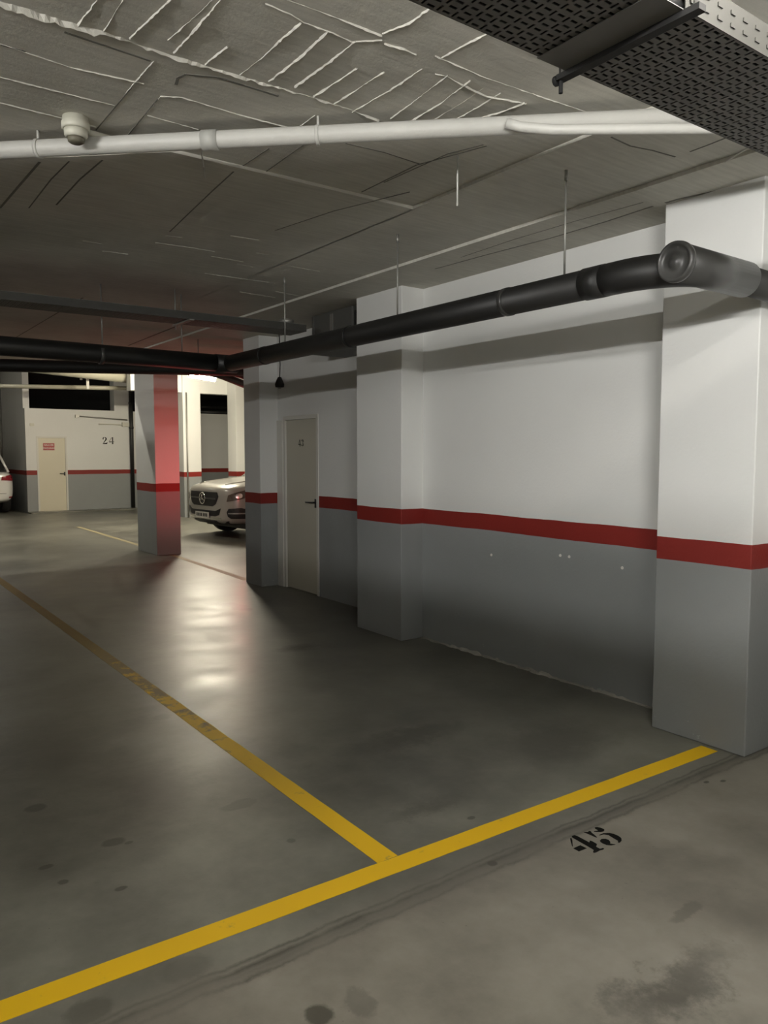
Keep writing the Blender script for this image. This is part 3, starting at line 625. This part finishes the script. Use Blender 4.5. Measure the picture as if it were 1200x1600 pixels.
# ------------------------------------------------------------------ lamps
def tube_lamp(label, loc, rz, length, strength, rad=.016, housing=True, tint=(1, .95, .86)):
    root = empty('fluorescent_lamp', loc, rz); tag(root, label, 'lamp', kind=None)
    MB().box(-length/2-.03, length/2+.03, -.06, .06, .045, .105).build('lamp_housing', M_FRAME, root, .006)
    for sx in (-1, 1): MB().box(sx*length/2-.015, sx*length/2+.015, -.02, .02, -.02, .05).build('lamp_holder', M_PLAST, root)
    MB().tube([(-length/2, 0, 0), (length/2, 0, 0)], rad, 12).build('lamp_tube', emit('lit_tube_%d' % int(strength), tint, strength), root)
    top = ZR if loc[1] < FX else 4.05
    for sx in (-1, 1): MB().tube([(sx*length*.38, 0, .10), (sx*length*.38, 0, top - loc[2])], .006, 8).build('lamp_hanger', M_STEEL, root)
    return root
tube_lamp('unseen fluorescent lamp hung low behind the added screen wall across the aisle', (-2.3, -4.5, 2.57), math.radians(90), 1.2, 900, .016, tint=(1, .98, .945))
tube_lamp('added unseen fluorescent lamp behind the screen wall left of the bays', (-2.6, 1.5, 2.68), math.radians(90), 1.2, 1020, .016, tint=(1, .98, .945))  # added out of view to light the right wall and near ceiling
tube_lamp('added unseen fluorescent lamp behind the screen wall, lighting the free-standing pillar', (-2.6, 12.0, 2.88), math.radians(90), 1.2, 700, .016, tint=(1, .96, .88))  # added out of view to brighten the pillar's left face
lt = tube_lamp('added unseen fluorescent lamp near the camera, over a sheet that shades the floor', (.5, -.62, 2.61), math.radians(90), 1.2, 1060, .016, tint=(1, .98, .945))  # added out of view to brighten the near ceiling and pillars
MB().box(-.85, .85, -.24, .24, -.115, -.10).build('lamp_shade', M_TRAY, lt)  # added sheet keeps this lamp's light off the floor
for sx in (-1, 1): MB().box(sx*.75-.01, sx*.75+.01, -.01, .01, -.10, ZR-2.61).build('lamp_hanger', M_STEEL, lt)
pn = empty('floor_fill_lamp', (1.5, .57, ZR)); tag(pn, 'added unseen panel lamp on the ceiling that brightens the near floor', 'lamp')  # added out of view to light only the near floor
MB().box(-.62, .62, -.08, .08, -.05, 0).build('panel_frame', M_FRAME, pn, .004)
MB().box(-.60, .60, -.06, .06, -.053, -.0495).build('panel_diffuser', emit('lit_diffuser', (1, .955, .88), 92), pn)
tube_lamp('glaring lamp on the ceiling beside the bright far pillar', (6.66, 15.8, 3.208), math.radians(35), 1.0, 850, .03, tint=(1, .90, .70))
tube_lamp('thin bright tube seen between the two crossing pipes', (2.6, 19.5, 3.86), 0, 1.3, 35, .03, tint=(1, .95, .85))
tube_lamp('fluorescent lamp on the hall ceiling just past the edge of the low slab', (2.2, 13.6, 3.93), 0, 1.2, 330, .02, tint=(1, .95, .82))
# two unseen red lights stand in for tail lamps; no car is modelled
for nm, kind_, en, lo, ta in (('red_standin_glow', 'POINT', 13, (5.0, 10.2, 1.0), None), ('red_standin_beam', 'SPOT', 90, (5.05, 9.6, .95), (4.40, 11.8, 1.42))):
    pl = bpy.data.lights.new(nm, kind_); pl.energy = en; pl.color = (1, .06, .065); pl.shadow_soft_size = .22
    po = bpy.data.objects.new(nm, pl); COL.objects.link(po); po.location = lo
    if ta:
        pl.spot_size = math.radians(62); pl.spot_blend = 1
        po.rotation_euler = (Vector(ta) - Vector(lo)).to_track_quat('-Z', 'Y').to_euler()
wd = bpy.data.worlds.new('world'); S.world = wd; wd.use_nodes = True
wd.node_tree.nodes['Background'].inputs[0].default_value = (.5, .5, .45, 1); wd.node_tree.nodes['Background'].inputs[1].default_value = .0

# ------------------------------------------------------------------ cars
M_GLASS = plain('dark_car_glass', (.012, .013, .014), .08)
M_TYRE = plain('tyre_rubber', (.012, .012, .012), .8)
M_RIM = plain('alloy_rim', (.45, .45, .44), .3, .8)
M_CHROME = plain('chrome', (.75, .75, .74), .12, 1, vary=.03)
M_BLACKP = plain('black_plastic', (.014, .014, .014), .5)
M_PLATE = plain('number_plate_white', (.62, .62, .58), .4)
M_LENS = plain('head_lamp_lens', (.11, .095, .08), .12, vary=.5, scale=120)
M_TAIL = plain('tail_lamp_red', (.22, .012, .02), .2)
def paint(name, col):
    m, n, l, b = mat(name); b.inputs['Base Color'].default_value = c4(col); b.inputs['Roughness'].default_value = .28; b.inputs['Metallic'].default_value = .15
    b.inputs['Coat Weight'].default_value = .7; b.inputs['Coat Roughness'].default_value = .06
    return m
def lerp_tab(tab, x):
    for (a, va), (b2, vb) in zip(tab, tab[1:]):
        if a >= x >= b2: return va + (vb-va)*(a-x)/(a-b2)
    return tab[-1][1] if x < tab[-1][0] else tab[0][1]
def car(name, label, loc, heading, col, rear_flat=False):
    root = empty(name, loc, heading); tag(root, label, 'car')
    P = paint(name + '_paint', col)
    st = [2.40, 2.385, 2.34, 2.24, 2.08, 1.85, 1.4, 1.0, .4, -.3, -1.0, -1.6, -2.05, -2.25, -2.36, -2.40]
    W = [(2.40, .34), (2.385, .52), (2.34, .70), (2.24, .85), (2.08, .93), (1.85, .965), (1.0, .97), (-1.6, .97), (-2.05, .94), (-2.25, .89), (-2.36, .80), (-2.40, .70)]
    ZT = [(2.40, .90), (2.385, .95), (2.34, .985), (2.24, 1.015), (2.08, 1.05), (1.4, 1.125), (1.0, 1.16), (-2.05, 1.16), (-2.25, 1.14), (-2.36, 1.10), (-2.40, 1.05)]
    ZBT = [(2.40, .40), (2.385, .34), (2.34, .30), (2.24, .27), (1.4, .25), (-2.0, .27), (-2.36, .34), (-2.40, .42)]
    b = bmesh.new(); rings = []
    for x in st:
        w_, zt, zb = lerp_tab(W, x), lerp_tab(ZT, x), lerp_tab(ZBT, x); H = zt - zb
        half = [(0, zb), (w_*.6, zb), (w_*.93, zb+.03), (w_, zb+H*.25), (w_*1.0, zb+H*.5), (w_*.995, zb+H*.72), (w_*.955, zb+H*.90), (w_*.82, zt-.028), (w_*.45, zt-.004), (0, zt)]
        ring = [b.verts.new((x, -y, z)) for y, z in half] + [b.verts.new((x, y, z)) for y, z in half[-2:0:-1]]
        rings.append(ring)
    n = len(rings[0])
    for A, B in zip(rings, rings[1:]):
        for i in range(n): b.faces.new((A[i], A[(i+1) % n], B[(i+1) % n], B[i]))
    for R_, rev in ((rings[0], 0), (rings[-1], 1)):
        # cap with quads between the two halves
        for i in range(0, n//2):
            j0, j1, k0, k1 = i, i+1, (n-i) % n, n-i-1
            vs = []
            for v in (R_[j0], R_[j1], R_[k1], R_[k0]):
                if v not in vs: vs.append(v)
            if len(vs) >= 3: b.faces.new(vs)
    bmesh.ops.recalc_face_normals(b, faces=b.faces[:])
    me = bpy.data.meshes.new('body'); b.to_mesh(me); b.free(); me.materials.append(P)
    tmp = bpy.data.objects.new('tmp', me); COL.objects.link(tmp)
    ss = tmp.modifiers.new('s', 'SUBSURF'); ss.levels = 2; ss.render_levels = 2
    dg = bpy.context.evaluated_depsgraph_get(); dg.update()
    bvh = BVHTree.FromObject(tmp, dg)
    cuts = []
    for x in (1.42, -1.42):
        q = MB().lathe([(.39, -1.2), (.39, 1.2)], 40, Matrix.Translation((x, 0, .36)) @ Matrix.Rotation(PI/2, 4, 'X')).build('cut', M_BLACKP); cuts.append(q)
        bo = tmp.modifiers.new('b', 'BOOLEAN'); bo.object = q; bo.operation = 'DIFFERENCE'; bo.solver = 'EXACT'
    dg = bpy.context.evaluated_depsgraph_get(); dg.update()
    me2 = bpy.data.meshes.new_from_object(tmp.evaluated_get(dg))
    for o in [tmp] + cuts: bpy.data.objects.remove(o)
    body = bpy.data.objects.new('car_body', me2); COL.objects.link(body); body.parent = root
    me2.materials.clear(); me2.materials.append(P)
    for p in me2.polygons: p.use_smooth = True
    try: me2.set_sharp_from_angle(angle=math.radians(40))
    except Exception: pass
    # glasshouse
    g = bmesh.new(); base = [(1.12, .78), (.95, .86), (-1.9, .86), (-2.25, .76)]; top = [(.28, .60), (.1, .66), (-1.55, .66), (-1.85, .58)]
    lo = [g.verts.new((x, -y, 1.12)) for x, y in base] + [g.verts.new((x, y, 1.12)) for x, y in base[::-1]]
    hi = [g.verts.new((x, -y, 1.66)) for x, y in top] + [g.verts.new((x, y, 1.66)) for x, y in top[::-1]]
    for i in range(8): g.faces.new((lo[i], lo[(i+1) % 8], hi[(i+1) % 8], hi[i]))
    g.faces.new(hi); g.faces.new(lo[::-1])
    bmesh.ops.recalc_face_normals(g, faces=g.faces[:])
    m_ = MB(); m_.b.free(); m_.b = g; m_.build('car_windows', M_GLASS, root, .03)
    r_ = MB(); rb = [(.36, .63), (.15, .69), (-1.6, .69), (-1.95, .6)]
    poly = [(x, -y) for x, y in rb] + [(x, y) for x, y in rb[::-1]]
    r_.prism(poly, .07, lambda u, v, h: (u, v, 1.645 + h)).build('car_roof', P, root, .03)
    for s_ in (-1, 1):
        for (xa, ya, xb, yb) in ((1.08, .80, .22, .64), (-2.05, .83, -1.75, .64), (-.5, .865, -.55, .67)): MB().tube([(xa, s_*ya, 1.10), (xb, s_*yb, 1.67)], .035, 8).build('window_pillar', P, root)
    def patch(name_, poly, origin, dirv, up, m, off=.008, thick=.012, cuts_=3, par=None):
        "trim that follows the body: an outline thrown onto the bodywork"
        D = Vector(dirv).normalized(); U_ = Vector(up); R_ = D.cross(U_).normalized()
        bb = bmesh.new(); vs = [bb.verts.new((u, v, 0)) for u, v in poly]; bb.faces.new(vs)
        bmesh.ops.triangulate(bb, faces=bb.faces[:])
        bmesh.ops.subdivide_edges(bb, edges=bb.edges[:], cuts=cuts_, use_grid_fill=True)
        for v in bb.verts:
            p = Vector(origin) + R_*v.co.x + U_*v.co.y
            hit = bvh.ray_cast(p, D)
            if hit[0] is not None: v.co = hit[0] + hit[1]*off
            else: v.co = p + D*1.6
        m_ = MB(); m_.b.free(); m_.b = bb; o = m_.build(name_, m, par or root)
        sd = o.modifiers.new('t', 'SOLIDIFY'); sd.thickness = thick; sd.offset = 0
        return o
    def ell(cx, cz, rx, rz, k=24, sq=2.6):
        return [(cx + rx*math.copysign(abs(math.cos(t))**(2/sq), math.cos(t)), cz + rz*math.copysign(abs(math.sin(t))**(2/sq), math.sin(t))) for t in [2*PI*i/k for i in range(k)]]
    F, UP = (-1, 0, 0), (0, 0, 1)
    # front: for direction -x, right = D x U = (0,1,0)  (so u is +y)
    gr = patch('grille', [(-.50, .88), (.50, .88), (.54, .80), (.46, .66), (.36, .615), (-.36, .615), (-.46, .66), (-.54, .80)], (4, 0, 0), F, UP, M_BLACKP, .006)
    patch('grille_bar', [(-.48, .775), (.48, .775), (.48, .745), (-.48, .745)], (4, 0, 0), F, UP, M_CHROME, .02, .012, par=gr)
    em = MB(); c0 = Vector((2.42, 0, .755)); RM = Matrix.Translation(c0) @ Matrix.Rotation(PI/2, 4, 'Y')
    ring = [c0 + Vector((0, math.cos(2*PI*i/28)*.105, math.sin(2*PI*i/28)*.105)) for i in range(29)]
    em.tube(ring, .012, 10, caps=False)
    for a in (90, 210, 330):
        t = math.radians(a); tip = c0 + Vector((0, math.cos(t)*.10, math.sin(t)*.10)); em.tube([c0 + Vector((.012, 0, 0)), tip], .015, 8, radii=[.020, .004])
    em.lathe([(.108, -.02), (.108, -.012)], 28, RM)
    tag(em.build('emblem', M_CHROME, gr), 'round chrome emblem with a three-pointed star')
    lg = patch('lower_grille', [(-.60, .585), (-.46, .535), (.46, .535), (.60, .585), (.55, .46), (.45, .435), (-.45, .435), (-.55, .46)], (4, 0, 0), F, UP, M_BLACKP, .005)
    patch('chrome_strip', [(-.60, .415), (.60, .415), (.64, .375), (-.64, .375)], (4, 0, 0), F, UP, M_CHROME, .012)
    patch('bumper_lip', [(-.74, .355), (.74, .355), (.68, .29), (-.68, .29)], (4, 0, 0), F, UP, M_BLACKP, .008)
    pt = patch('number_plate', [(-.26, .50), (.26, .50), (.26, .39), (-.26, .39)], (4, 0, 0), F, UP, M_PLATE, .03, .012)
    for u0 in (-.21, -.15, -.09, -.03, .05, .11, .17):
        patch('plate_mark', [(u0, .475), (u0+.035, .475), (u0+.035, .415), (u0, .415)], (4, 0, 0), F, UP, M_BLACKP, .038, .004, 0, par=pt)
    for s_ in (-1, 1):
        dd = Vector((-1, -s_*.75, 0)).normalized(); og = Vector((2.15, s_*.86, 0)) - dd*2
        k_ = s_   # right vector points to +y side for both
        o = patch('head_lamp', [(k_*u, v) for u, v in ((-.20, .715), (-.17, .83), (-.05, .875), (.15, .93), (.32, .955), (.33, .90), (.24, .82), (.08, .765), (-.10, .725))], og, dd, UP, M_LENS, .006)
        tag(patch('lamp_bulb', ell(k_*.02, .82, .055, .045), og, dd, UP, M_CHROME, .012, par=o), 'bright reflector')
        patch('fog_vent', [(k_*u, v) for u, v in ((-.20, .52), (-.16, .585), (.06, .60), (.20, .56), (.22, .46), (.14, .40), (-.12, .40), (-.18, .44))], og, dd, UP, M_BLACKP, .006)
        patch('vent_bar', [(k_*u, v) for u, v in ((-.17, .51), (.19, .51), (.19, .49), (-.17, .49))], og, dd, UP, M_RIM, .014, .01)
        # flank: sill trim, door seams, mirror
        dy = (0, -s_, 0); oy = (0, s_*3, 0)
        patch('sill_trim', [(u*s_, v) for u, v in ((-.95, .30), (.95, .30), (.95, .38), (-.95, .38))], oy, dy, UP, M_BLACKP, .006)
        patch('door_seam', [(u*s_, v) for u, v in ((.93, .40), (.945, .40), (.945, 1.05), (.93, 1.05))], oy, dy, UP, M_BLACKP, .002, .003)
        patch('door_handle', [(u*s_, v) for u, v in ((-.12, .93), (.10, .93), (.10, .90), (-.12, .90))], oy, dy, UP, P, .025, .02)
        MB().lathe([(0, -.11), (.07, -.08), (.085, 0), (.07, .08), (0, .11)], 14, Matrix.Translation((.72, s_*1.03, 1.2)) @ Matrix.Rotation(PI/2, 4, 'X')).tube([(.70, s_*.86, 1.14), (.72, s_*1.0, 1.18)], .03, 8).build('wing_mirror', P, root)
    # bonnet creases
    for s_ in (-1, 1):
        q = MB(); pts = []
        for i in range(9):
            x = 2.2 - i*.14; h_ = bvh.ray_cast(Vector((x, s_*(.50 + .02*i), 3)), Vector((0, 0, -1)))
            if h_[0] is not None: pts.append(h_[0] + Vector((0, 0, .002)))
        q.tube(pts, .012, 8).build('bonnet_crease', P, root)
    # rear
    B_ = (1, 0, 0)
    for s_ in (-1, 1):
        dd = Vector((1, -s_*.6, 0)).normalized(); og = Vector((-2.2, s_*.82, 0)) - dd*2; k_ = -s_
        tag(patch('tail_lamp', [(k_*u, v) for u, v in ((-.30, .90), (-.28, 1.0), (.10, 1.05), (.22, 1.02), (.20, .92), (0, .88))], og, dd, UP, M_TAIL, .008), 'red tail lamp lens')
        patch('reflector', [(k_*u, v) for u, v in ((-.12, .47), (.1, .47), (.1, .44), (-.12, .44))], og, dd, UP, M_TAIL, .008)
    patch('rear_bumper', [(-.86, .46), (.86, .46), (.80, .30), (-.80, .30)], (-4, 0, 0), B_, UP, M_BLACKP, .008)
    rp = patch('number_plate', [(-.26, .82), (.26, .82), (.26, .71), (-.26, .71)], (-4, 0, 0), B_, UP, M_PLATE, .02, .01)
    patch('tailgate_seam', [(-.70, .56), (.70, .56), (.70, .55), (-.70, .55)], (-4, 0, 0), B_, UP, M_BLACKP, .003, .003)
    MB().box(-1.6, 1.9, -.80, .80, .18, .34).build('underbody', M_BLACKP, root)
    # wheels
    for x in (1.42, -1.42):
        for s_ in (-1, 1):
            T = Matrix.Translation((x, s_*.83, .36)) @ Matrix.Rotation(-s_*PI/2, 4, 'X')
            wh = MB().lathe([(.22, -.11), (.33, -.115), (.355, -.09), (.36, 0), (.355, .09), (.33, .115), (.24, .11), (.235, .08)], 36, T).build('wheel', M_TYRE, root)
            rm = MB().lathe([(.0, .02), (.22, .02), (.235, .10), (.225, .115), (.21, .06), (.06, .055), (.05, .085), (0, .09)], 30, T)
            for k2 in range(5):
                a = 2*PI*k2/5; rm.tube([T @ Vector((.04*math.cos(a), .04*math.sin(a), .07)), T @ Vector((.215*math.cos(a), .215*math.sin(a), .09))], .026, 8)
            tag(rm.build('rim', M_RIM, wh), 'alloy rim')
    return root
HEAD = PI + math.radians(5)
nose = Vector((5.81, 13.83, 0)); hd = Vector((math.cos(HEAD), math.sin(HEAD), 0))
car('suv', 'silver car with a dark grille, its bonnet poking out behind the dim pillar', nose - hd*2.40, HEAD, (.40, .39, .355))
car('hatchback', 'white car cut off by the photo edge, seen from its rear beside the far wall', Vector((3.06, 24.4, 0)), math.radians(92), (.72, .72, .70))

# ------------------------------------------------------------------ view
vs = S.view_settings
vs.view_transform = 'Standard'; vs.look = 'None'; vs.exposure = 0; vs.gamma = 1; vs.use_curve_mapping = False
S.display_settings.display_device = 'sRGB'
S.cycles.use_denoising = True
S.cycles.max_bounces = 10; S.cycles.diffuse_bounces = 6
S.cycles.sample_clamp_indirect = 4
